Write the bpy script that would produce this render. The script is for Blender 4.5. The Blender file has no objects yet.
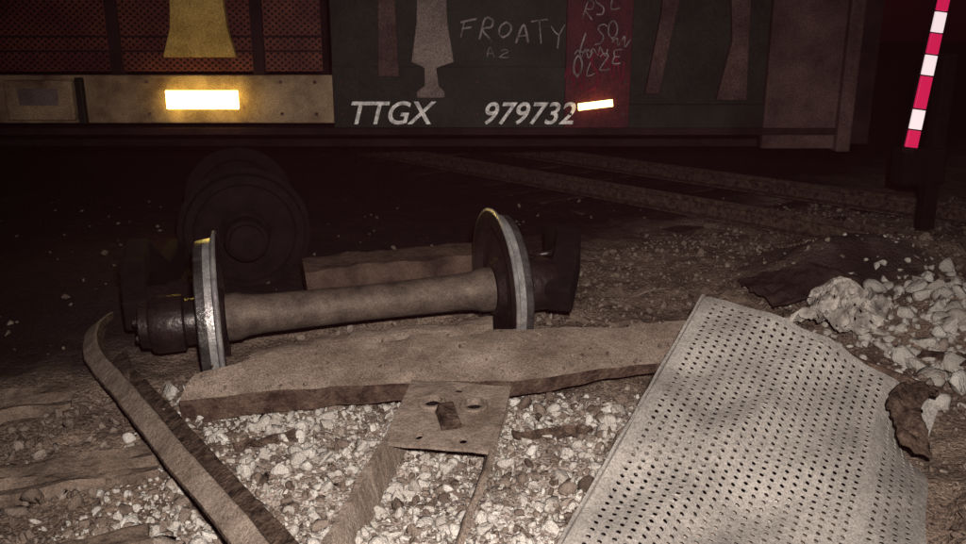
import bpy, math, random, bmesh
import numpy as np
from mathutils import Vector, Matrix, noise
random.seed(7); rng=np.random.default_rng(7)
scene=bpy.context.scene
scene.view_settings.view_transform='Standard'; scene.view_settings.look='None'; scene.view_settings.exposure=0

# ---------------- materials ----------------
def mat(name,c1,c2,scale=6,rough=.8,metal=0,bump=.3,bscale=40,c3=None,fine=0.45,emis=None,estr=0,fscale=170):
    m=bpy.data.materials.new(name); m.use_nodes=True
    nt=m.node_tree; N=nt.nodes; L=nt.links; b=N['Principled BSDF']
    tc=N.new('ShaderNodeTexCoord')
    n1=N.new('ShaderNodeTexNoise'); n1.inputs['Scale'].default_value=scale; n1.inputs['Detail'].default_value=8; n1.inputs['Roughness'].default_value=.65
    L.new(tc.outputs['Object'],n1.inputs['Vector'])
    r=N.new('ShaderNodeValToRGB'); r.color_ramp.elements[0].position=.35; r.color_ramp.elements[1].position=.65
    r.color_ramp.elements[0].color=(*c1,1); r.color_ramp.elements[1].color=(*c2,1)
    if c3:
        e=r.color_ramp.elements.new(.72); e.color=(*c3,1)
    L.new(n1.outputs['Fac'],r.inputs['Fac'])
    n2=N.new('ShaderNodeTexNoise'); n2.inputs['Scale'].default_value=fscale; n2.inputs['Detail'].default_value=3; n2.inputs['Roughness'].default_value=.8
    L.new(tc.outputs['Object'],n2.inputs['Vector'])
    mr=N.new('ShaderNodeMapRange'); mr.inputs[1].default_value=.3; mr.inputs[2].default_value=.7; mr.inputs[3].default_value=max(0,1-fine*1.3); mr.inputs[4].default_value=1+fine*1.3
    L.new(n2.outputs['Fac'],mr.inputs[0])
    mx=N.new('ShaderNodeVectorMath'); mx.operation='SCALE'
    L.new(r.outputs['Color'],mx.inputs[0]); L.new(mr.outputs[0],mx.inputs['Scale'])
    L.new(mx.outputs[0],b.inputs['Base Color'])
    b.inputs['Roughness'].default_value=rough; b.inputs['Metallic'].default_value=metal
    if rough>=.55 and metal<.3: b.inputs['Specular IOR Level'].default_value=.12
    bp=N.new('ShaderNodeBump'); bp.inputs['Strength'].default_value=bump; bp.inputs['Distance'].default_value=.02
    n3=N.new('ShaderNodeTexNoise'); n3.inputs['Scale'].default_value=bscale; n3.inputs['Detail'].default_value=8
    L.new(tc.outputs['Object'],n3.inputs['Vector']); L.new(n3.outputs['Fac'],bp.inputs['Height']); L.new(bp.outputs[0],b.inputs['Normal'])
    if emis:
        b.inputs['Emission Color'].default_value=(*emis,1); b.inputs['Emission Strength'].default_value=estr
    m['mx']=mx.name
    return m
M={}
M['dust']=mat('dusty_board',(.085,.062,.05),(.195,.152,.128),3.2,.85,0,.4,24,fscale=150,fine=.6,c3=(.24,.195,.165))
M['edge']=mat('splintered_board_edge',(.02,.011,.009),(.085,.055,.043),14,.9,0,.9,50)
M['dust2']=mat('rusty_steel',(.09,.067,.055),(.20,.158,.135),7,.7,.1,.5,35,c3=(.28,.24,.21))
M['axle']=mat('axle_steel',(.038,.028,.024),(.105,.08,.066),6,.6,.2,.3,35)
M['bolster']=mat('grimy_casting',(.02,.012,.010),(.07,.046,.036),5,.85,0,.6,30)
M['oily']=mat('oily_wheel_steel',(.008,.005,.006),(.026,.016,.016),9,.38,.4,.3,30)
M['black']=mat('near_black_steel',(.002,.001,.001),(.008,.004,.005),9,.9,0,.3,30)  # near-black steel for rear wheelset, side frames, bolt cups and gate parts
M['treadd']=mat('wheel_tread',(.035,.03,.03),(.13,.12,.12),9,.3,.7,.25,45)
M['tread']=mat('worn_flange_steel',(.32,.30,.31),(.68,.66,.66),14,.3,.75,.15,60,fine=.3)
M['rail']=mat('rail_steel',(.012,.008,.006),(.09,.06,.047),22,.8,.1,.8,60)
M['railtop']=mat('rail_dusty',(.11,.083,.068),(.21,.168,.142),8,.7,.1,.4,40,fine=.6)
M['dark']=mat('grimy_black_green_paint',(.004,.0055,.0042),(.013,.016,.0125),3,.6,0,.2,20,fine=.75,fscale=110)
M['under']=mat('underframe_grime',(.006,.003,.004),(.020,.010,.012),3,.9,0,.2,20,fine=.7)
M['maroon']=mat('faded_maroon_paint',(.022,.003,.006),(.07,.009,.014),4,.6,0,.2,20,fine=.75,fscale=110)
M['grey']=mat('weathered_grey_paint',(.022,.012,.012),(.075,.046,.042),2.5,.7,0,.2,20,fine=.75,fscale=110)
M['pale']=mat('pale_post_paint',(.09,.068,.063),(.18,.14,.13),2.5,.7,0,.2,20,fine=.6,fscale=110)
M['cream']=mat('dirty_cream_paint',(.08,.048,.032),(.29,.205,.13),2.2,.7,0,.2,20,fine=.6,fscale=110)
M['flarep']=mat('flare_yellow',(.30,.19,.05),(.48,.32,.1),4,.6,0,.2,20,fine=.5,fscale=110)  # lens-flare yellow, put into a surface colour
M['white']=mat('white_lettering',(.22,.20,.20),(.78,.75,.75),16,.6,0,.05,20,emis=(.9,.8,.82),estr=.035,fscale=110)  # slight emission imitates flash returned by the lettering
M['chalk']=mat('spray_paint',(.04,.033,.033),(.30,.26,.26),9,.7,0,.05,20,fscale=110)
M['pink']=mat('red_spray_paint',(.05,.004,.01),(.15,.014,.03),9,.7,0,.05,20,fscale=110)
M['yref']=mat('yellow_reflector',(.9,.6,.05),(.9,.6,.1),12,.4,0,0,20,fine=.02,emis=(1,.70,.13),estr=22)  # emission stands in for returned flash and brightens the sill around it
M['oref']=mat('amber_reflector',(.9,.5,.05),(.9,.5,.1),12,.4,0,0,20,fine=.02,emis=(1,.66,.2),estr=6)  # no lamp: emission stands in for returned flash
M['rtape']=mat('red_reflective_tape',(.5,.02,.05),(.6,.02,.06),12,.4,0,0,20,fine=.1,emis=(.62,.01,.09),estr=.75)  # glow imitates flash returned by the red tape
M['wtape']=mat('white_reflective_tape',(.8,.8,.8),(.85,.8,.8),12,.4,0,0,20,fine=.05,emis=(1,.80,.85),estr=.75)  # glow imitates flash returned by the white tape
M['tie']=mat('creosote_timber',(.042,.03,.024),(.145,.108,.087),5,.9,0,.9,25)
M['btie']=mat('old_buried_timber',(.02,.013,.010),(.05,.034,.028),5,.9,0,.8,25)
M['panel']=mat('galvanised_panel',(.135,.124,.117),(.275,.254,.24),2.0,.6,.1,.25,14,fine=.4,fscale=110)
M['rag']=mat('crumpled_white_sheet',(.12,.105,.097),(.44,.40,.37),9,.7,0,.4,25)
M['darksheet']=mat('scorched_sheet_metal',(.010,.006,.006),(.035,.022,.019),7,.8,0,.4,25)

def stone(name,cols):
    m=mat(name,(.2,.2,.2),(.3,.3,.3),30,.9,0,.7,70,fine=.42,fscale=220)
    nt=m.node_tree;N=nt.nodes;L=nt.links
    g=N.new('ShaderNodeNewGeometry'); r=N.new('ShaderNodeValToRGB')
    r.color_ramp.elements[0].color=(*cols[0],1); r.color_ramp.elements[1].color=(*cols[-1],1)
    for i,c in enumerate(cols[1:-1]):
        e=r.color_ramp.elements.new((i+1)/(len(cols)-1)); e.color=(*c,1)
    L.new(g.outputs['Random Per Island'],r.inputs['Fac']); L.new(r.outputs['Color'],N[m['mx']].inputs[0])
    return m
M['gravel']=stone('pale_gravel_stone',[(.22,.198,.18),(.29,.268,.25),(.335,.312,.292),(.265,.242,.224),(.39,.37,.35)])
M['ballast']=stone('brown_ballast_stone',[(.05,.036,.029),(.105,.078,.064),(.15,.118,.10),(.08,.058,.048),(.20,.165,.145)])

def groundmat():
    m=mat('dirt_ground',(.07,.05,.04),(.165,.122,.098),4,.95,0,1,45,fine=.8,fscale=110)
    nt=m.node_tree;N=nt.nodes;L=nt.links
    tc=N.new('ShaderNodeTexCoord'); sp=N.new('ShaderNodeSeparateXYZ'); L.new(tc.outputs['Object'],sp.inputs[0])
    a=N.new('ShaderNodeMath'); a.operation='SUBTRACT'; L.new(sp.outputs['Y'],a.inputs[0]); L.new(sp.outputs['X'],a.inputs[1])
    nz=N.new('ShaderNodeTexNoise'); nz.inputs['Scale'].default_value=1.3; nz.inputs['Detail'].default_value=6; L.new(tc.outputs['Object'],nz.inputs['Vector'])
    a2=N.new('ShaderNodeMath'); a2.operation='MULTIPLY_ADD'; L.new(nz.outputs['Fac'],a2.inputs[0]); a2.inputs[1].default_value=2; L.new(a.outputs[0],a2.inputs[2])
    mr=N.new('ShaderNodeMapRange'); mr.interpolation_type='SMOOTHSTEP'; mr.inputs[1].default_value=6.1; mr.inputs[2].default_value=7.6; mr.inputs[3].default_value=0; mr.inputs[4].default_value=1  # mask painting the far-left ground dark, as if out of the flash
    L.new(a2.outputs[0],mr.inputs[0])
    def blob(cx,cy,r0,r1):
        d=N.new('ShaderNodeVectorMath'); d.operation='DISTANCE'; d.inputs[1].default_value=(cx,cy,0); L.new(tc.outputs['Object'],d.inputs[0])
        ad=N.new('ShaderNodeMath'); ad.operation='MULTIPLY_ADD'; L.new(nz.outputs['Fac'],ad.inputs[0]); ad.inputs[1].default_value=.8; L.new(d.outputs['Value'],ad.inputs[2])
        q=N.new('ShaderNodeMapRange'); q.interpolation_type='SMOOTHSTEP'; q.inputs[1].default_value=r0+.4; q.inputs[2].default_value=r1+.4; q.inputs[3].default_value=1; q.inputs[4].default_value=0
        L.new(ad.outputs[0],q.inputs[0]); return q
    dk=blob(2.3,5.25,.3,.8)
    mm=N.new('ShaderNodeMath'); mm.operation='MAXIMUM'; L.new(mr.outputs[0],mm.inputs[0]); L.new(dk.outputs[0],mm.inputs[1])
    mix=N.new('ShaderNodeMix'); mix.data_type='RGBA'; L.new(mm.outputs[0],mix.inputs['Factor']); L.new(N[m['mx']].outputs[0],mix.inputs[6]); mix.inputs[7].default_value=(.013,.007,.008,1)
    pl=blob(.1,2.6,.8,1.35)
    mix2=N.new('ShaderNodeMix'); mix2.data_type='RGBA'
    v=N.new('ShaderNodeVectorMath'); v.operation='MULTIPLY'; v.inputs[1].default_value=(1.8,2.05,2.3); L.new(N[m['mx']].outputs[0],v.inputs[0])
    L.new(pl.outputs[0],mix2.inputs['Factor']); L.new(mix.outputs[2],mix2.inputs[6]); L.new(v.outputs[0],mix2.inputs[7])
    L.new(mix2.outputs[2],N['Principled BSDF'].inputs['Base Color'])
    return m
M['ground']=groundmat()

def perf():
    m=mat('perforated_side_panel',(.045,.010,.010),(.115,.033,.022),3,.6,0,.2,20,fine=.7,fscale=110)
    nt=m.node_tree;N=nt.nodes;L=nt.links
    tc=N.new('ShaderNodeTexCoord'); sp=N.new('ShaderNodeSeparateXYZ'); L.new(tc.outputs['Object'],sp.inputs[0])
    def s(o,f):
        a=N.new('ShaderNodeMath'); a.operation='MULTIPLY'; L.new(sp.outputs[o],a.inputs[0]); a.inputs[1].default_value=f
        b=N.new('ShaderNodeMath'); b.operation='SINE'; L.new(a.outputs[0],b.inputs[0]); return b
    a=s('X',2*math.pi/.06); b=s('Z',2*math.pi/.05)
    c=N.new('ShaderNodeMath'); c.operation='MULTIPLY'; L.new(a.outputs[0],c.inputs[0]); L.new(b.outputs[0],c.inputs[1])
    mr=N.new('ShaderNodeMapRange'); mr.inputs[1].default_value=.1; mr.inputs[2].default_value=.4; mr.inputs[3].default_value=1; mr.inputs[4].default_value=.06
    L.new(c.outputs[0],mr.inputs[0])
    mx=N[m['mx']]; v=N.new('ShaderNodeVectorMath'); v.operation='SCALE'
    L.new(mx.outputs[0],v.inputs[0]); L.new(mr.outputs[0],v.inputs['Scale']); L.new(v.outputs[0],N['Principled BSDF'].inputs['Base Color'])
    return m
M['perf']=perf()

# ---------------- helpers ----------------
def mesh(name,V,F,m,smooth=False,parent=None,mats=None,fm=None):
    me=bpy.data.meshes.new(name); me.from_pydata([tuple(v) for v in V],[],F)
    if mats:
        for k in mats: me.materials.append(M[k])
        me.polygons.foreach_set('material_index',fm)
    elif m: me.materials.append(M[m])
    if smooth: me.polygons.foreach_set('use_smooth',[True]*len(me.polygons))
    me.update()
    o=bpy.data.objects.new(name,me); scene.collection.objects.link(o)
    if parent: o.parent=parent
    return o
def empty(name):
    o=bpy.data.objects.new(name,None); scene.collection.objects.link(o); o.empty_display_size=.2; return o
def bevel(o,w=.01,s=2):
    b=o.modifiers.new('b','BEVEL'); b.width=w; b.segments=s; b.limit_method='ANGLE'; return o
def box(name,x0,x1,y0,y1,z0,z1,m,parent=None,bv=.006):
    V=[(x,y,z) for x in(x0,x1) for y in(y0,y1) for z in(z0,z1)]
    F=[(0,1,3,2),(4,6,7,5),(0,4,5,1),(2,3,7,6),(0,2,6,4),(1,5,7,3)]
    o=mesh(name,V,F,m,parent=parent)
    if bv: bevel(o,bv)
    return o
def frame(d):
    d=Vector(d).normalized(); s=d.cross(Vector((0,0,1))).normalized(); u=s.cross(d).normalized(); return d,s,u
def sweep(name,prof,path,m,parent=None,roll=0,jit=0,mats=None,topf=None,smooth=False):
    V=[];F=[];fm=[];n=len(prof)
    path=[Vector(p) for p in path]
    for i,p in enumerate(path):
        d=(path[min(i+1,len(path)-1)]-path[max(i-1,0)])
        d,s,u=frame(d)
        R=Matrix.Rotation(roll,3,d); s=R@s; u=R@u
        for k,(a,b) in enumerate(prof):
            q=p+s*a+u*b
            if jit: q+=Vector(noise.noise_vector(q*9))*jit
            V.append(q)
    for i in range(len(path)-1):
        for k in range(n):
            F.append((i*n+k,i*n+(k+1)%n,(i+1)*n+(k+1)%n,(i+1)*n+k)); fm.append(1 if topf and k in topf else 0)
    F.append(tuple(range(n))[::-1]); F.append(tuple((len(path)-1)*n+k for k in range(n))); fm+=[0,0]
    return mesh(name,V,F,m,parent=parent,mats=mats,fm=fm if mats else None,smooth=smooth)
def lathe(name,prof,c,ax,m,parent=None,seg=64,mats=None,pm=None,smooth=True,closed=True):
    d=Vector(ax).normalized(); s=d.cross(Vector((0,0,1))).normalized(); u=s.cross(d)
    V=[];F=[];fm=[];n=len(prof)
    for i in range(seg):
        t=2*math.pi*i/seg
        for a,r in prof: V.append(Vector(c)+d*a+(s*math.cos(t)+u*math.sin(t))*r)
    kk=n if closed else n-1
    for i in range(seg):
        j=(i+1)%seg
        for k in range(kk):
            F.append((i*n+k,i*n+(k+1)%n,j*n+(k+1)%n,j*n+k)); fm.append(pm[k] if pm else 0)
    o=mesh(name,V,F,m,parent=parent,mats=mats,fm=fm if mats else None,smooth=smooth)
    e=o.modifiers.new('e','EDGE_SPLIT'); e.split_angle=math.radians(35)
    return o

TL=Vector((1.02,3.68,.455)); TR=Vector((1.94,3.24,.164))
Ud=(TR-TL).normalized(); Ld=-Vector((.482,.832,.273)).normalized(); Ld=(Ld-Ud*Ld.dot(Ud)).normalized()
Nn=Ud.cross(Ld).normalized(); Nn=Nn if Nn.z>0 else -Nn
def panel_z(x,y):
    z=TL.z-((x-TL.x)*Nn.x+(y-TL.y)*Nn.y)/Nn.z
    q=Vector((x,y,z))-TL; a=q.dot(Ud); b=q.dot(Ld)
    return z if (-.08<a<1.14 and -.05<b<2.0) else None

# ---------------- ground ----------------
def sm(a,b,x):
    t=min(1,max(0,(x-a)/(b-a))); return t*t*(3-2*t)
def gauss(x,y,cx,cy,sx,sy): return math.exp(-((x-cx)/sx)**2-((y-cy)/sy)**2)
def gh(x,y):
    p=Vector((x,y,0))
    near=1-sm(20,60,math.hypot(x,y))
    h=.05*noise.noise(p*1.1)+.03*noise.noise(p*3.1+Vector((3,1,0)))+.018*noise.noise(p*9)+.011*noise.noise(p*24)
    h+=.30*gauss(x,y,2.9,5.5,.95,.5)+.26*gauss(x,y,2.7,4.5,.6,.4)+.20*gauss(x,y,2.25,5.2,.55,.3)+.14*gauss(x,y,-.6,4.75,.8,.35)+.06*gauss(x,y,-2.4,3.6,.8,.7)
    h+=.10*gauss(x,y,1.7,6.0,1.5,.5)-.06*gauss(x,y,.1,3.1,.9,.6)+.20*gauss(x,y,-2.1,4.9,.7,.4)
    h=h*near-.02
    pz=panel_z(x,y)
    if pz is not None: h=min(h,pz-.06)
    return h
def axis(lo,hi,st,far):
    a=list(np.arange(lo,hi+1e-6,st)); s=st; x=hi
    while x<far: s*=1.35; x+=s; a.append(x)
    s=st; x=lo; b=[]
    while x>-far: s*=1.35; x-=s; b.append(x)
    return b[::-1]+a
xs=axis(-5,5.5,.028,500); ys=axis(.8,9,.028,500)
V=[(x,y,gh(x,y)) for y in ys for x in xs]; nx=len(xs)
F=[(j*nx+i,j*nx+i+1,(j+1)*nx+i+1,(j+1)*nx+i) for j in range(len(ys)-1) for i in range(nx-1)]
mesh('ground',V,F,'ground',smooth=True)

BT=[(-1.27,3.44,.19),(-1.05,3.58,.215),(-.85,3.67,.22),(-.448,3.80,.22),(.134,3.93,.22),(.6,4.0,.22),(1.1,4.04,.22)]
BB=[(-1.31,3.33,.10),(-1.15,3.34,.115),(-.81,3.41,.125),(-.28,3.47,.125),(.167,3.50,.12),(.8,3.72,.12),(1.1,3.79,.12)]
def interp(P,t):
    x=P[0][0]+(P[-1][0]-P[0][0])*t
    for a,b in zip(P,P[1:]):
        if x<=b[0]+1e-9:
            k=(x-a[0])/(b[0]-a[0]); return Vector(a).lerp(Vector(b),k)
    return Vector(P[-1])

# ---------------- stones ----------------
def ico(sub):
    bm=bmesh.new(); bmesh.ops.create_icosphere(bm,subdivisions=sub,radius=1)
    v=np.array([x.co[:] for x in bm.verts]); f=np.array([[q.index for q in x.verts] for x in bm.faces]); bm.free(); return v,f
iv,iF=ico(2)
variants=[]
for k in range(18):
    v=iv.copy()
    for c in range(8):
        n=rng.normal(size=3); n/=np.linalg.norm(n); d=rng.uniform(.25,.65)
        s=v@n; ov=np.clip(s-d,0,None); v=v-ov[:,None]*n
    v*=rng.uniform(.55,1.35,3); variants.append(v)
def stones(name,pts,sizes,m,zoff=.06):
    allv=[];allf=[];o=0
    for P,s in zip(pts,sizes):
        x,y=P[0],P[1]; z0=P[2] if len(P)>2 else gh(x,y)
        v=variants[rng.integers(18)]
        q=rng.normal(size=4); q/=np.linalg.norm(q); w,a,b,c=q
        R=np.array([[1-2*(b*b+c*c),2*(a*b-c*w),2*(a*c+b*w)],[2*(a*b+c*w),1-2*(a*a+c*c),2*(b*c-a*w)],[2*(a*c-b*w),2*(b*c+a*w),1-2*(a*a+b*b)]])
        allv.append((v@R.T)*s*.62+np.array([x,y,z0+s*zoff*rng.uniform(-1,3)])); allf.append(iF+o); o+=len(v)
    Vv=np.vstack(allv); Ff=np.vstack(allf)
    me=bpy.data.meshes.new(name); me.vertices.add(len(Vv)); me.vertices.foreach_set('co',Vv.ravel())
    me.loops.add(Ff.size); me.loops.foreach_set('vertex_index',Ff.ravel().astype(np.int32))
    me.polygons.add(len(Ff)); me.polygons.foreach_set('loop_start',np.arange(0,Ff.size,3,dtype=np.int32)); me.polygons.foreach_set('loop_total',np.full(len(Ff),3,dtype=np.int32))
    me.materials.append(M[m]); me.update(calc_edges=True); me.validate()
    ob=bpy.data.objects.new(name,me); scene.collection.objects.link(ob)
def clear(x,y,s):
    pz=panel_z(x,y)
    return pz is None or pz-gh(x,y)>s*1.2+.05
pts=[];sz=[]
while len(pts)<7600:
    x=rng.uniform(-1.7,1.5); y=rng.uniform(1.7,3.75)
    e=sm(-1.5,-.95,x+.15*(y-2))*(1-sm(3.35,3.8,y))*(1-sm(.9,1.5,x))
    if rng.random()<e*(.5+1.1*noise.noise(Vector((x*2.2,y*2.2,5)))+.25):
        s=rng.choice([rng.uniform(.009,.022),rng.uniform(.020,.040),rng.uniform(.045,.08)],p=[.66,.28,.06])
        if clear(x,y,s): pts.append((x,y)); sz.append(s)
for _ in range(700):
    x=rng.normal(2.6,.36); y=rng.normal(4.25,.38)
    if clear(x,y,.08): pts.append((x,y)); sz.append(rng.choice([rng.uniform(.015,.06),rng.uniform(.07,.15)],p=[.88,.12]))
stones('gravel',pts,sz,'gravel')
pts=[];sz=[]
while len(pts)<11500:
    y=1.7+7*rng.random()**1.05; x=rng.uniform(-.75,.75)*y*1.05+.2
    if noise.noise(Vector((x*1.4,y*1.4,9)))>-.35+rng.normal()*.25 :
        if y-x>5.3 and rng.random()<.975: continue  # pale stones thinned so the far left looks unlit
        if gauss(x,y,2.3,5.25,.6,.45)>.35 and rng.random()<.85: continue
        s=rng.choice([rng.uniform(.012,.03),rng.uniform(.026,.05),rng.uniform(.05,.09)],p=[.62,.34,.04])
        if clear(x,y,s): pts.append((x,y)); sz.append(s)
for _ in range(170):
    t=rng.random(); q=interp(BB,t).lerp(interp(BT,t),rng.uniform(.03,.97)**1.3); pts.append((q.x,q.y,q.z+.012)); sz.append(rng.uniform(.006,.022))
stones('ballast_stones',pts,sz,'ballast')

# ---------------- wheelset ----------------
WP=[(-.055,.10),(-.055,.14),(-.02,.17),(.0,.27),(-.015,.32),(-.045,.335),(-.05,.34),(-.05,.420),(-.048,.430),(-.042,.437),(-.034,.434),(-.026,.412),(-.020,.400),(.012,.396),(.050,.390),(.056,.383),(.058,.335),(.03,.32),(.03,.26),(.035,.17),(.07,.14),(.07,.10)]
WPM=[0]*7+[1,1,1,1,2,1,2,2,0]+[0]*6
def bearing(c,s,nm,e,mm='oily'):
    lathe(nm+'_bearing',[(.08,.001),(.08,.115),(.13,.115),(.14,.14),(.27,.14),(.29,.13),(.30,.11),(.34,.105),(.35,.08),(.35,.001)],c,s,mm,e,36,closed=False)
    ss=s.cross(Vector((0,0,1))).normalized(); u=ss.cross(s)
    for k in range(3):
        t=k*2.094+.4; p=c+s*.345+(ss*math.cos(t)+u*math.sin(t))*.06
        lathe(nm+'_cap_bolt',[(0,.001),(0,.018),(.022,.018),(.022,.001)],p,s,mm,e,6,closed=False,smooth=False)
def wheelset(L,R,dark=False):
    L=Vector(L);R=Vector(R); d=(R-L).normalized(); e=empty('railway_wheelset')
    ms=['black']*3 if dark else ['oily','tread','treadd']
    lathe('left_wheel',WP,L,-d,None,e,80,ms,WPM)
    lathe('right_wheel',WP,R,d,None,e,80,ms,WPM)
    w=(R-L).length
    lathe('axle',[(.06,.001),(.06,.12),(.12,.118),(.16,.105),(.24,.098),(w/2,.092),(w-.24,.098),(w-.16,.105),(w-.12,.118),(w-.06,.12),(w-.06,.001)],L,d,'black' if dark else 'axle',e,40,closed=False)
    bearing(L,-d,'left',e,'black' if dark else 'oily'); bearing(R,d,'right',e,'black' if dark else 'oily')
wheelset((-1.33,3.93,.27),(.10,4.33,.31))
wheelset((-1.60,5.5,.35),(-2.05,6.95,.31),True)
e=empty('bogie_bolster')
A=Vector((-1.05,4.75,.20)); B=Vector((.12,5.05,.24))
path=[A.lerp(B,t) for t in np.linspace(0,1,20)]
sweep('bolster_beam',[(-.17,-.15),(.17,-.15),(.2,.03),(.16,.13),(-.05,.16),(-.19,.08)],path,'bolster',e,jit=.02)
sfp=[(.40,4.25,.26),(.47,4.5,.42),(.5,4.75,.46),(.5,5.05,.3),(.48,5.4,.34)]
bevel(sweep('side_frame',[(-.07,-.09),(.07,-.09),(.07,.09),(-.07,.09)],[Vector(p) for p in sfp],'black',e),.015)
sfp=[(-1.72,3.95,.30),(-1.85,4.25,.42),(-1.95,4.6,.46),(-2.0,5.0,.22),(-2.05,5.5,.25)]
bevel(sweep('side_frame',[(-.06,-.12),(.06,-.12),(.06,.06),(-.06,.06)],[Vector(p) for p in sfp],'black',e),.015)
def coil(c,r,h,turns,wr,par):
    p=[Vector((c[0]+r*math.cos(t),c[1]+r*math.sin(t),c[2]+h*t/(2*math.pi*turns))) for t in np.linspace(0,2*math.pi*turns,turns*14)]
    cu=bpy.data.curves.new('coil_spring','CURVE'); cu.dimensions='3D'; cu.bevel_depth=wr
    s=cu.splines.new('POLY'); s.points.add(len(p)-1)
    for i,q in enumerate(p): s.points[i].co=(*q,1)
    cu.materials.append(M['oily']); ob=bpy.data.objects.new('coil_spring',cu); scene.collection.objects.link(ob); ob.parent=par
coil((.36,4.85,.1),.07,.3,5,.016,e)

# ---------------- warped crossing boards ----------------
def plank(name,top,bot,thick,par,jag=.012,N=160,hump=.012,mb='dust'):
    V=[];F=[];fm=[];W=7
    for i in range(N+1):
        t=i/N; T=interp(top,t); Bq=interp(bot,t); dr=(T-Bq).normalized()
        c=noise.cell(Vector((t*13,0,0)))
        j=jag*(noise.noise(Vector((t*26,1,0)))*.8+(c-.5)*1.6)
        T=T+dr*j; Bq=Bq-dr*jag*.7*noise.noise(Vector((t*20,7,0)))
        for k in range(W):
            s=k/(W-1); p=Bq.lerp(T,s); p.z+=hump*math.sin(math.pi*s)+.005*noise.noise(p*5)+.0035*noise.noise(Vector((p.x*3,p.y*30,0))); V.append(p)
        th=thick(t) if callable(thick) else thick
        th*=(1+.3*noise.noise(Vector((t*7,2,2))))
        V.append(T-Vector((0,-.005,.05))); V.append(Bq+Vector((0,.06,-th))); V.append(Bq+Vector((0,.01,-th*.9)))
    n=W+3
    for i in range(N):
        for k in range(n): F.append((i*n+k,(i+1)*n+k,(i+1)*n+(k+1)%n,i*n+(k+1)%n)); fm.append(0 if k<W-1 else 1)
    F.append(tuple(range(n))); F.append(tuple(N*n+k for k in range(n))[::-1]); fm+=[1,1]
    return mesh(name,V,F,None,parent=par,mats=[mb,'edge'],fm=fm)
e=empty('warped_crossing_board')
plank('curved_board',BT,BB,lambda t:.13-.08*t,e,jag=.016)
plank('torn_board',[(-1.08,3.74,.19),(-.7,3.93,.205),(-.4,4.01,.21),(.05,4.10,.225)],
 [(-1.08,3.58,.17),(-.7,3.72,.19),(-.4,3.84,.19),(.05,3.94,.195)],.06,e,jag=.018,N=70)

# ---------------- upturned channel with holed plate ----------------
e=empty('steel_channel_beam')
A=Vector((-.10,3.42,.045)); B=Vector((-.36,1.9,.02)); d=(B-A).normalized(); s=Vector((-d.y,d.x,0)).normalized()
if s.x<0: s=-s
def flange(nm,off,tilt):
    path=[A.lerp(B,t)+s*off*(1+.04*math.sin(t*5)) for t in np.linspace(0,1,40)]
    return sweep(nm,[(-.013,-.09),(.013,-.09),(.015,.035),(.009,.043),(-.013,.037)],path,'railtop',e,roll=tilt,jit=.010)
flange('left_flange',-.20,.35); flange('right_flange',.20,-.35)
def holed_plate(name,O,U,Vv,nu,nv,pu,pv,hole,m,par,thick=.006,disp=None,seg=12):
    N=U.cross(Vv).normalized(); P=[];F=[];idx={}
    def add(a,b):
        key=(round(a,5),round(b,5))
        if key in idx: return idx[key]
        q=O+U*a+Vv*b
        if disp: q=q+N*disp(a,b)
        idx[key]=len(P); P.append(q); return idx[key]
    for i in range(nu):
        for j in range(nv):
            a0,a1,b0,b1=i*pu,(i+1)*pu,j*pv,(j+1)*pv; r=hole(i,j)
            if r is None: continue
            if r==0:
                F.append((add(a0,b0),add(a1,b0),add(a1,b1),add(a0,b1))); continue
            ru,rv=(r if isinstance(r,tuple) else (r,r))
            ca,cb=(a0+a1)/2,(b0+b1)/2
            C=[add(a1,b1),add(a0,b1),add(a0,b0),add(a1,b0)]
            ring=[add(ca+ru*math.cos(2*math.pi*k/seg),cb+rv*math.sin(2*math.pi*k/seg)) for k in range(seg)]
            q=seg//4
            for c in range(4):
                ks=[(int(round(q/2+.01))+q*c+k)%seg for k in range(q+1)]
                F.append(tuple([C[c],C[(c+1)%4]]+[ring[k] for k in ks[::-1]]))
    ob=mesh(name,P,F,m,parent=par)
    so=ob.modifiers.new('s','SOLIDIFY'); so.thickness=thick; so.offset=0
    return ob
def ph(i,j):
    if (i,j) in((1,1),(3,1)): return .038
    if (i,j) in((2,0),): return .02
    if (i,j) in((1,3),(3,3)): return (.018,.022)
    return 0
dp=(d+Vector((0,0,-.14))).normalized()
O=A-s*.225+Vector((0,0,.085))-d*.02
holed_plate('end_plate',O,s,dp,5,4,.09,.12,ph,'dust2',e,.014,lambda a,b:.010*noise.noise(Vector((a*9,b*9,0))),seg=16)
upn=s.cross(dp).normalized(); upn=upn if upn.z>0 else -upn
for off in(.135,.315):
    c=O+s*off+dp*.18
    lathe('hole_boss',[(-.01,.060),(.018,.060),(.024,.054),(.024,.042),(-.012,.039)],c,upn+Vector((0,.0001,0)),'dust2',e,28)
    lathe('bolt_cup',[(-.05,.001),(-.05,.038),(.0,.038)],c,upn+Vector((0,.0001,0)),'black',e,24,closed=False)
path=[O+s*(.20+.06*t)+dp*(.22+.14*t)+upn*(.015) for t in np.linspace(0,1,6)]
bevel(sweep('plate_rib',[(-.045,-.01),(.045,-.01),(.03,.035),(-.03,.035)],path,'rail',e,jit=.01),.008)

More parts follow.
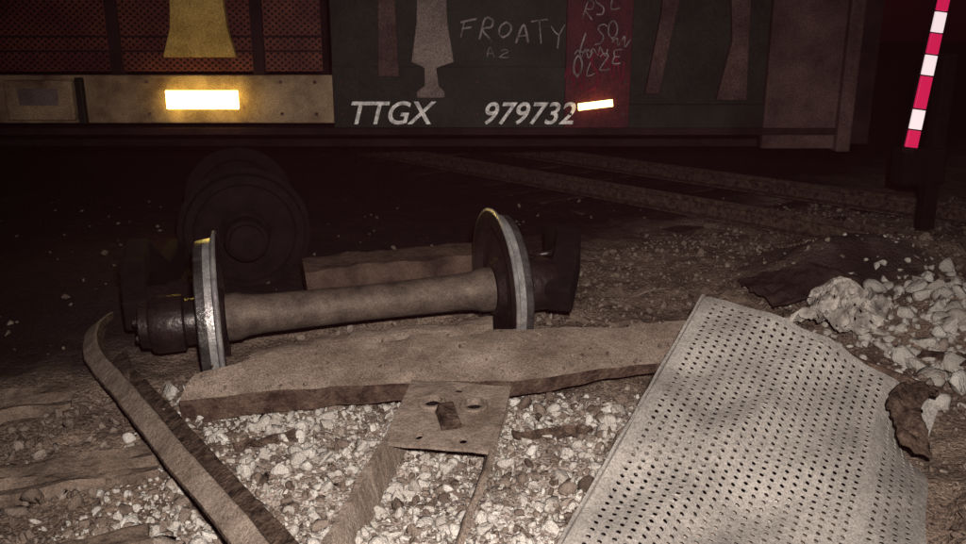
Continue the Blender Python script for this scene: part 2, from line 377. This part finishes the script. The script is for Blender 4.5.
# ---------------- rails ----------------
RP=[(-.07,0),(.07,0),(.07,.012),(.012,.03),(.010,.12),(.034,.13),(.036,.16),(.028,.168),(-.028,.168),(-.036,.16),(-.034,.13),(-.010,.12),(-.012,.03),(-.07,.012)]
RPb=[(a_*1.3,b_*1.08) for a_,b_ in RP]
def cat(P,n=12):
    P=[Vector(p) for p in P]; out=[]
    for i in range(len(P)-1):
        p0=P[max(i-1,0)];p1=P[i];p2=P[i+1];p3=P[min(i+2,len(P)-1)]
        for k in range(n):
            t=k/n; out.append(.5*((2*p1)+(p2-p0)*t+(2*p0-5*p1+4*p2-p3)*t*t+(-p0+3*p1-3*p2+p3)*t**3))
    return out+[P[-1]]
e=empty('displaced_rail')
bevel(sweep('rail_section',RPb,cat([(-1.98,5.0,-.14),(-2.06,4.5,-.07),(-1.86,3.95,-.03),(-1.46,3.38,0.0),(-1.03,2.8,0.0),(-.62,2.26,.0),(-.16,1.6,.0)]),None,e,roll=.62,jit=.005,mats=['rail','railtop'],topf={7,8}),.005)
e=empty('railway_track')
a=Vector((-.415-1.63,10.48+1.94,.06)); b=Vector((2.85+1.9,6.59-2.26,.06)); d=(b-a).normalized(); n=Vector((d.y,-d.x,0)); n=n if n.y>0 else -n
for off,nm in((0,'near_rail'),(1.5,'far_rail')):
    pth=[a-d*20+n*off+(b-a+d*20)*t for t in np.linspace(0,1,60)]
    for q in pth: q.z=.03
    sweep(nm,RP,pth,None,e,mats=['rail','railtop'],topf={7})
for k in range(28):
    c=a+d*(k*.6-8)+n*.75; c.z=-.075; R=Matrix.Rotation(math.atan2(n.y,n.x)+random.uniform(-.03,.03),4,'Z')
    o=box('sleeper',-1.3,1.3,-.11,.11,-.1,.055,'btie',e,.01); o.matrix_world=Matrix.Translation(c)@R

def tie(cx,cy,z,ang,Ln,pitch=0,roll=0,w=.115,h=.06):
    V=[];F=[];n=50
    prof=[(-w,-h),(w,-h),(w,h*.7),(w*.8,h*.95),(w*.3,h*.8),(0,h*.95),(-w*.4,h*.75),(-w*.8,h),(-w,h*.7)]; K=len(prof)
    for i in range(n+1):
        x=-Ln/2+Ln*i/n
        for k,(a_,b_) in enumerate(prof):
            q=Vector((x,a_,b_)); q+=Vector(noise.noise_vector(Vector((x*6+cx*7,a_*6,b_*3+k))))*.022; V.append(q)
    for i in range(n):
        for k in range(K): F.append((i*K+k,i*K+(k+1)%K,(i+1)*K+(k+1)%K,(i+1)*K+k))
    F.append(tuple(range(K))[::-1]); F.append(tuple(n*K+k for k in range(K)))
    o=mesh('railway_sleeper',V,F,'tie')
    o.matrix_world=Matrix.Translation((cx,cy,z))@Matrix.Rotation(ang,4,'Z')@Matrix.Rotation(pitch,4,'Y')@Matrix.Rotation(roll,4,'X')
    return o
tie(-2.05,2.6,.005,math.radians(24),1.7,.02,.1)
tie(-2.65,3.2,.03,math.radians(22),1.7,.03,.1)
tie(-3.3,3.8,.0,math.radians(20),1.6,.02)
tie(-1.75,2.05,-.015,math.radians(27),1.5)

# ---------------- perforated panel ----------------
e=empty('perforated_metal_panel')
nu,nv=27,56; pu=1.06/nu; pv=1.94/nv
def disp(a,b):
    z=.018*math.sin(a*5+b*2)+.010*math.sin(b*9+a*3)+.005*math.sin(a*23+b*17)
    z+=.025*max(0,.12-abs(a-.55+.25*b))/.12
    if a>.82: z+=-(a-.82)*.35*math.sin(b*3.2+.4)
    z+=-.10*math.exp(-((a-1.02)/.12)**2-((b-.22)/.15)**2)+.03*math.exp(-((a-.3)/.25)**2-((b-.0)/.1)**2)
    return -z
def hl(i,j):
    if i in(0,nu-1) or j in(0,): return 0
    if i>=nu-2 and 3<=j<=9 : return None
    if i==nu-3 and j in(5,6,7): return None
    if i in (21,) : return 0
    return (.0085,.0080)
holed_plate('perforated_sheet',TL,Ud,Ld,nu,nv,pu,pv,hl,'panel',e,.003,disp,seg=12)
path=[TL+Ld*t+Nn*.006-Ud*.008 for t in np.linspace(0,1.92,30)]
sweep('side_lip',[(-.006,-.03),(.006,-.03),(.006,.010),(-.006,.010)],path,'panel',e,jit=.004)
path=[TL+Ud*t+Nn*.004-Ld*.008 for t in np.linspace(0,1.04,20)]
sweep('top_lip',[(-.008,-.03),(.008,-.03),(.008,.006),(-.008,.006)],path,'rail',e,jit=.014)
V=[];F=[]
for i in range(36):
    t=i/35
    for k in range(9):
        s_=k/8; q=TL+Ud*(.90+.12*s_-.05*math.sin(t*4)-.02*t)+Ld*(.03+.42*t)+Nn*(.025+.02*math.sin(math.pi*t)*s_+.03*noise.noise(Vector((t*5,s_*3,2)))+.025*noise.noise(Vector((t*14,s_*8,2))))
        V.append(q)
for i in range(35):
    for k in range(8):
        F.append((i*9+k,i*9+k+1,(i+1)*9+k+1,(i+1)*9+k))
o=mesh('torn_edge',V,F,'rail',parent=e,smooth=True); so=o.modifiers.new('s','SOLIDIFY'); so.thickness=.006

# ---------------- crumpled sheet ----------------
def sheet(name,c0,su,sv,seed,m,hh=.16,rot=0,holes=False,cr=1):
    V=[];F=[];n=50; R=Matrix.Rotation(rot,3,'Z')
    for i in range(n):
        for j in range(n):
            u=i/(n-1)-.5; v=j/(n-1)-.5
            q=Vector((u*su+.10*v,v*sv,0)); w=noise.noise_vector(Vector((u*4,v*4,seed)))
            f=abs(noise.noise(Vector((u*9,v*9,seed+4)))); g2=abs(noise.noise(Vector((u*22,v*22,seed+9))))
            q+=Vector((w[0]*.09,w[1]*.09,.03+hh*math.exp(-(u*u+v*v)*7)+w[2]*.08*cr-f*.10*cr-g2*.03*cr)); V.append(c0+R@q)
    for i in range(n-1):
        for j in range(n-1):
            if holes and i%4==2 and j%4==2: continue
            F.append((i*n+j,(i+1)*n+j,(i+1)*n+j+1,i*n+j+1))
    o=mesh(name,V,F,m); so=o.modifiers.new('s','SOLIDIFY'); so.thickness=.003; return o
c0=Vector((2.05,4.50,0)); c0.z=gh(c0.x,c0.y)+.05
sheet('crumpled_perforated_sheet',c0,.42,.60,3.7,'rag',.17,-.55,True,.8)
c0=Vector((2.05,4.98,0)); c0.z=gh(c0.x,c0.y)-.04
sheet('scorched_sheet_metal',c0,.9,.5,6.3,'darksheet',.14,.35,cr=.35)
def scrap(cx,cy,ang,l,w,zz=.03,m='rail'):
    V=[];F=[];n=10
    for i in range(n):
        for j in range(3):
            V.append(Vector((l*(i/(n-1)-.5),w*(j/2-.5),.05*noise.noise(Vector((i*.6+cx,j,cy))))))
    for i in range(n-1):
        for j in range(2): F.append((i*3+j,(i+1)*3+j,(i+1)*3+j+1,i*3+j+1))
    o=mesh('metal_scrap',V,F,m); so=o.modifiers.new('s','SOLIDIFY'); so.thickness=.012
    o.matrix_world=Matrix.Translation((cx,cy,gh(cx,cy)+zz))@Matrix.Rotation(ang,4,'Z')@Matrix.Rotation(.2,4,'X')
scrap(.3,3.3,.2,.35,.05); scrap(2.4,4.05,-.6,.5,.1); scrap(-.9,3.15,.5,.25,.04); scrap(1.0,5.2,.3,.6,.06,m='tie'); scrap(-1.3,3.1,1.2,.3,.05)
scrap(.75,4.6,-.3,.5,.05,m='tie'); scrap(1.5,5.0,-.5,.4,.08,m='tie')

# ---------------- railcar ----------------
car=empty('freight_railcar'); Y=7.4
X0,X1=-19.,3.36
box('side_sill',X0,-1.30,Y,Y+.16,.90,1.31,'cream',car,.01)
box('lower_flange',X0,3.1,Y-.04,Y+.2,.80,.86,'under',car,.008)
box('sill_web_centre',-1.30,.71,Y-.005,Y+.16,.86,1.38,'dark',car,.004)
box('deck',X0,X1,Y+.16,Y+2.9,.95,1.1,'under',car,0)
box('centre_sill',X0,X1,Y+1.2,Y+1.85,.55,.93,'under',car,.01)
box('far_side',X0,X1,Y+2.9,Y+3.05,.85,5.4,'under',car,0)
box('roof',X0,X1,Y-.02,Y+3.07,5.4,5.55,'grey',car,0)
box('end_wall',X1-.12,X1,Y+.02,Y+2.88,.86,5.4,'under',car,0)
box('lower_panel',-1.30,.71,Y+.03,Y+.07,1.38,2.6,'dark',car,0)
box('maroon_panel',.71,1.27,Y-.012,Y+.05,.86,2.7,'maroon',car,.004)
box('grey_panel',2.45,3.08,Y-.01,Y+.06,.68,2.7,'grey',car,.004)
box('end_post',3.08,3.2,Y-.08,Y+.06,.66,5.4,'grey',car,.01)
box('end_side_plate',3.2,3.38,Y-.01,Y+.06,.72,5.4,'under',car,.004)
box('recess_panel',1.27,2.45,Y+.06,Y+.1,.80,2.7,'dark',car,0)
box('recess_sill',1.27,2.45,Y+.0,Y+.06,.82,1.06,'dark',car,.005)
def ext(name,P,y0,y1,m):
    n=len(P); V=[(a_,y0,c_) for a_,c_ in P]+[(a_,y1,c_) for a_,c_ in P]
    return bevel(mesh(name,V,[tuple(range(n))[::-1],tuple(range(n,2*n))]+[(k,(k+1)%n,(k+1)%n+n,k+n) for k in range(n)],m,parent=car),.006)
ext('tapered_post',[(1.40,1.15),(1.52,1.15),(1.78,2.7),(1.55,2.7),(1.5,1.8)],Y-.03,Y+.03,'grey')
ext('tapered_post',[(2.02,1.1),(2.28,1.1),(2.22,2.7),(2.0,2.7),(2.12,1.6)],Y-.03,Y+.03,'grey')
x=X0
while x<-1.4:
    x2=min(x+1.22,-1.36)
    box('rack_panel',x+.05,x2-.02,Y+.01,Y+.03,1.34,2.6,'perf',car,0)
    box('rack_panel_upper',x+.05,x2-.02,Y+.01,Y+.03,2.72,5.35,'perf',car,0)
    box('rack_post',x-.05,x+.05,Y-.03,Y+.08,1.31,5.4,'under',car,.008); x+=1.22
x=-1.3
while x<3.0:
    box('rack_panel_upper',x+.05,min(x+1.1,3.04),Y+.01,Y+.03,2.72,5.35,'perf',car,0); x+=1.15
box('belt_rail',X0,3.06,Y-.015,Y+.07,2.62,2.71,'dark',car,.005)
for z in (1.5,1.62): box('panel_rib',X0,-1.36,Y-.012,Y+.008,z,z+.018,'under',car,.002)
box('equipment_box',-4.1,-3.52,Y-.09,Y-.003,.93,1.27,'cream',car,.015)
box('box_plate',-3.98,-3.64,Y-.1,Y-.092,1.06,1.2,'pale',car,.004)
box('box_latch',-3.5,-3.44,Y-.07,Y-.003,.9,1.29,'dark',car,.01)
for xx in(-2.9,-1.75,-1.45,.76,1.22,2.5,3.03,-1.22,-.05): 
    for zz in (.98,1.25):
        box('rivet',xx-.012,xx+.012,Y-.025,Y-.001,zz-.012,zz+.012,'grey',car,.004)
ext('flare_cone',[(-2.72,1.46),(-2.10,1.46),(-2.16,1.7),(-2.22,2.6),(-2.56,2.6),(-2.64,1.7)],Y-.06,Y+.005,'flarep')  # solid added to imitate the yellow flare cone above the reflector
ext('stake_pocket',[(-.57,1.12),(-.33,1.12),(-.33,1.17),(-.38,1.22),(-.40,1.37),(-.25,1.42),(-.30,1.75),(-.33,2.6),(-.53,2.6),(-.56,1.75),(-.61,1.42),(-.5,1.37),(-.5,1.22),(-.57,1.17)],Y-.05,Y-.008,'pale')
ext('grey_strip',[(-.9,1.3),(-.72,1.3),(-.76,2.6),(-.86,2.6)],Y-.03,Y-.008,'grey')  # plain grey tapered strip left of the stake pocket
box('yellow_marker',-2.71,-2.09,Y-.12,Y-.105,1.03,1.185,'yref',car,.01)
box('yellow_marker_mount',-2.64,-2.16,Y-.105,Y-.003,1.05,1.15,'dark',car,.004)
o=box('amber_marker',-.15,.15,-.01,.01,-.03,.03,'oref',car,.005); o.matrix_world=Matrix.Translation((.97,Y-.06,1.06))@Matrix.Rotation(.12,4,'Y').inverted()
def txt(s,x,z,size,nm,sp=1.0):
    cu=bpy.data.curves.new(nm,'FONT'); cu.body=s; cu.size=size; cu.shear=.28; cu.extrude=.002; cu.space_character=sp; cu.offset=.003
    cu.materials.append(M['white']); o=bpy.data.objects.new(nm,cu); scene.collection.objects.link(o); o.parent=car
    o.location=(x,Y-.012,z); o.rotation_euler=(math.radians(90),0,0); return o
txt('TTGX',-1.19,.895,.275,'reporting_mark_lettering',1.0)
txt('979732',-.02,.895,.265,'car_number_lettering',1.02)
def stroke(P,w=.009,y=Y-.018,m='chalk'):
    cu=bpy.data.curves.new('graffiti','CURVE'); cu.dimensions='3D'; cu.bevel_depth=w; cu.bevel_resolution=1
    s=cu.splines.new('POLY'); s.points.add(len(P)-1)
    for i,q in enumerate(P): s.points[i].co=(q[0],0,q[1],1)
    cu.materials.append(M[m]); o=bpy.data.objects.new('graffiti',cu); scene.collection.objects.link(o); o.parent=car; o.location=(0,y,0); o.scale=(1,.3,1)
GL={'F':[[(0,0),(.1,1)],[(-.1,.9),(.7,1.1)],[(0,.5),(.5,.6)]],'R':[[(0,0),(.1,1),(.5,.95),(.5,.6),(.05,.5),(.7,-.1)]],'O':[[(.3,0),(0,.3),(.05,.8),(.35,1),(.6,.7),(.55,.3),(.25,.05)]],
'A':[[(-.05,0),(.35,1),(.6,0)],[(.0,.35),(.6,.45)]],'T':[[(-.1,.95),(.8,1.05)],[(.35,1),(.3,0)]],'Y':[[(0,1),(.3,.5),(.75,1.1)],[(.35,.5),(.1,-.4)]],'L':[[(.1,1),(0,0),(.6,.1)]],'S':[[(.6,.9),(.2,1),(0,.75),(.5,.4),(.4,.05),(0,0)]],
'2':[[(0,.8),(.3,1),(.6,.8),(0,0),(.8,.05)]],'E':[[(.6,1),(0,.9),(.1,.5),(.5,.5)],[(.1,.5),(0,0),(.6,0)]],'~':[[(0,.5),(.2,.8),(.4,.3),(.6,.9),(.8,.2),(1,.7)]]}
def graf(s,x,z,h,w,sl=0,y=Y-.002,lw=.006,m='chalk'):
    for i,c in enumerate(s):
        hh=h*random.uniform(.7,1.35); zz=random.uniform(-.025,.025); tl=random.uniform(-.2,.3)
        for st in GL.get(c,[]):
            st=cat([(a_,b_,0) for a_,b_ in st],5) if len(st)>2 else [Vector((*p,0)) for p in st]
            stroke([(x+i*w+(p.x+tl*p.y)*w*1.0,z+zz+p.y*hh+sl*i+random.uniform(-.004,.004)) for p in st],lw*random.uniform(.6,1.5),y,m)
graf('FROATY',-.19,1.62,.17,.16,-.006,Y+.025,.008); graf('A2',.04,1.47,.07,.10,0,Y+.025)
graf('LSO',.83,1.5,.18,.12,.05,Y-.018); graf('OL2E',.78,1.27,.15,.11,.04,Y-.018); graf('RSE',.84,1.78,.16,.12,.03,Y-.018); graf('~~~',.78,1.42,.1,.15,.05,Y-.018)
graf('~S~',.72,1.15,.35,.17,.02,Y-.016,.012,'pink')

# ---------------- gate arm ----------------
gate=empty('crossing_gate_arm')
base=Vector((3.56,7.0,.74)); top=Vector((4.00,7.25,4.3)); dd=(top-base); tot=dd.length
pos=0; k=0; dn=dd.normalized(); side=dn.cross(Vector((0,1,0))).normalized()
def armseg(a0,a1,w,m,nm,yo):
    V=[]
    for q in(a0,a1):
        c=base+dn*q; ww=w*(1-.35*q/tot)
        for sx,sy in((-1,0),(1,0),(1,1),(-1,1)): V.append(c+side*sx*ww/2+Vector((0,yo+sy*.03,0)))
    F=[(0,1,2,3)[::-1],(4,5,6,7)]+[(i,(i+1)%4,(i+1)%4+4,i+4) for i in range(4)]
    bevel(mesh(nm,V,F,m,parent=gate),.003)
armseg(-.05,tot,.10,'under','arm_board',.01)
seq=[('r',.15),('w',.17),('r',.27),('w',.17),('r',.17),('w',.17),('r',.13)]
while pos<tot-.1:
    c,l=seq[k] if k<len(seq) else (('w' if k%2 else 'r'),.2)
    armseg(pos,min(tot,pos+l-.012),.10,'rtape' if c=='r' else 'wtape','tape_red' if c=='r' else 'tape_white',-.03); pos+=l; k+=1
box('gate_post',3.80,3.92,7.1,7.24,-.1,1.5,'black',gate,.02)
box('gate_mechanism',3.56,3.94,7.07,7.3,.40,.72,'black',gate,.03)

# ---------------- added haze volume ----------------
m=bpy.data.materials.new('haze_lift'); m.use_nodes=True; nt=m.node_tree; nt.nodes.clear()
out=nt.nodes.new('ShaderNodeOutputMaterial'); vs=nt.nodes.new('ShaderNodeVolumeScatter'); vs.inputs['Color'].default_value=(1,.30,.40,1); vs.inputs['Density'].default_value=.0017
nt.links.new(vs.outputs[0],out.inputs['Volume']); M['haze_lift']=m
box('haze_lift',-30,30,1.3,45,-.6,9,'haze_lift',None,0)  # red-tinted scatter box added to lift the blacks and imitate haze

# ---------------- world, lights, camera ----------------
w=bpy.data.worlds.new('World'); scene.world=w; w.use_nodes=True; nt=w.node_tree
sky=nt.nodes.new('ShaderNodeTexSky'); sky.sky_type='NISHITA'; sky.sun_disc=False; sky.sun_elevation=math.radians(12); sky.sun_rotation=math.radians(200)
tint=nt.nodes.new('ShaderNodeVectorMath'); tint.operation='MULTIPLY'; tint.inputs[1].default_value=(1.0,.10,.30)
nt.links.new(sky.outputs[0],tint.inputs[0]); nt.links.new(tint.outputs[0],nt.nodes['Background'].inputs['Color'])
nt.nodes['Background'].inputs['Strength'].default_value=.0010
l=bpy.data.lights.new('camera_flash','SPOT'); l.energy=1300; l.color=(1,.90,.80); l.spot_size=math.radians(98); l.spot_blend=1; l.shadow_soft_size=.04
o=bpy.data.objects.new('camera_flash',l); scene.collection.objects.link(o); o.location=(.12,-.05,1.85)
o.rotation_euler=(Vector((.25,3.4,.15))-Vector(o.location)).to_track_quat('-Z','Y').to_euler()
s=bpy.data.lights.new('sun','SUN'); s.energy=.04; s.angle=math.radians(5); s.color=(1,.35,.55)
so=bpy.data.objects.new('sun',s); scene.collection.objects.link(so); so.rotation_euler=(math.radians(60),0,math.radians(-30))

cam=bpy.data.cameras.new('Camera'); cam.sensor_width=36; cam.lens=31.18; cam.clip_end=2000; cam.clip_start=.05
co=bpy.data.objects.new('Camera',cam); scene.collection.objects.link(co); co.location=(0,0,1.6); co.rotation_euler=(math.radians(90-15.5),0,0)
scene.camera=co
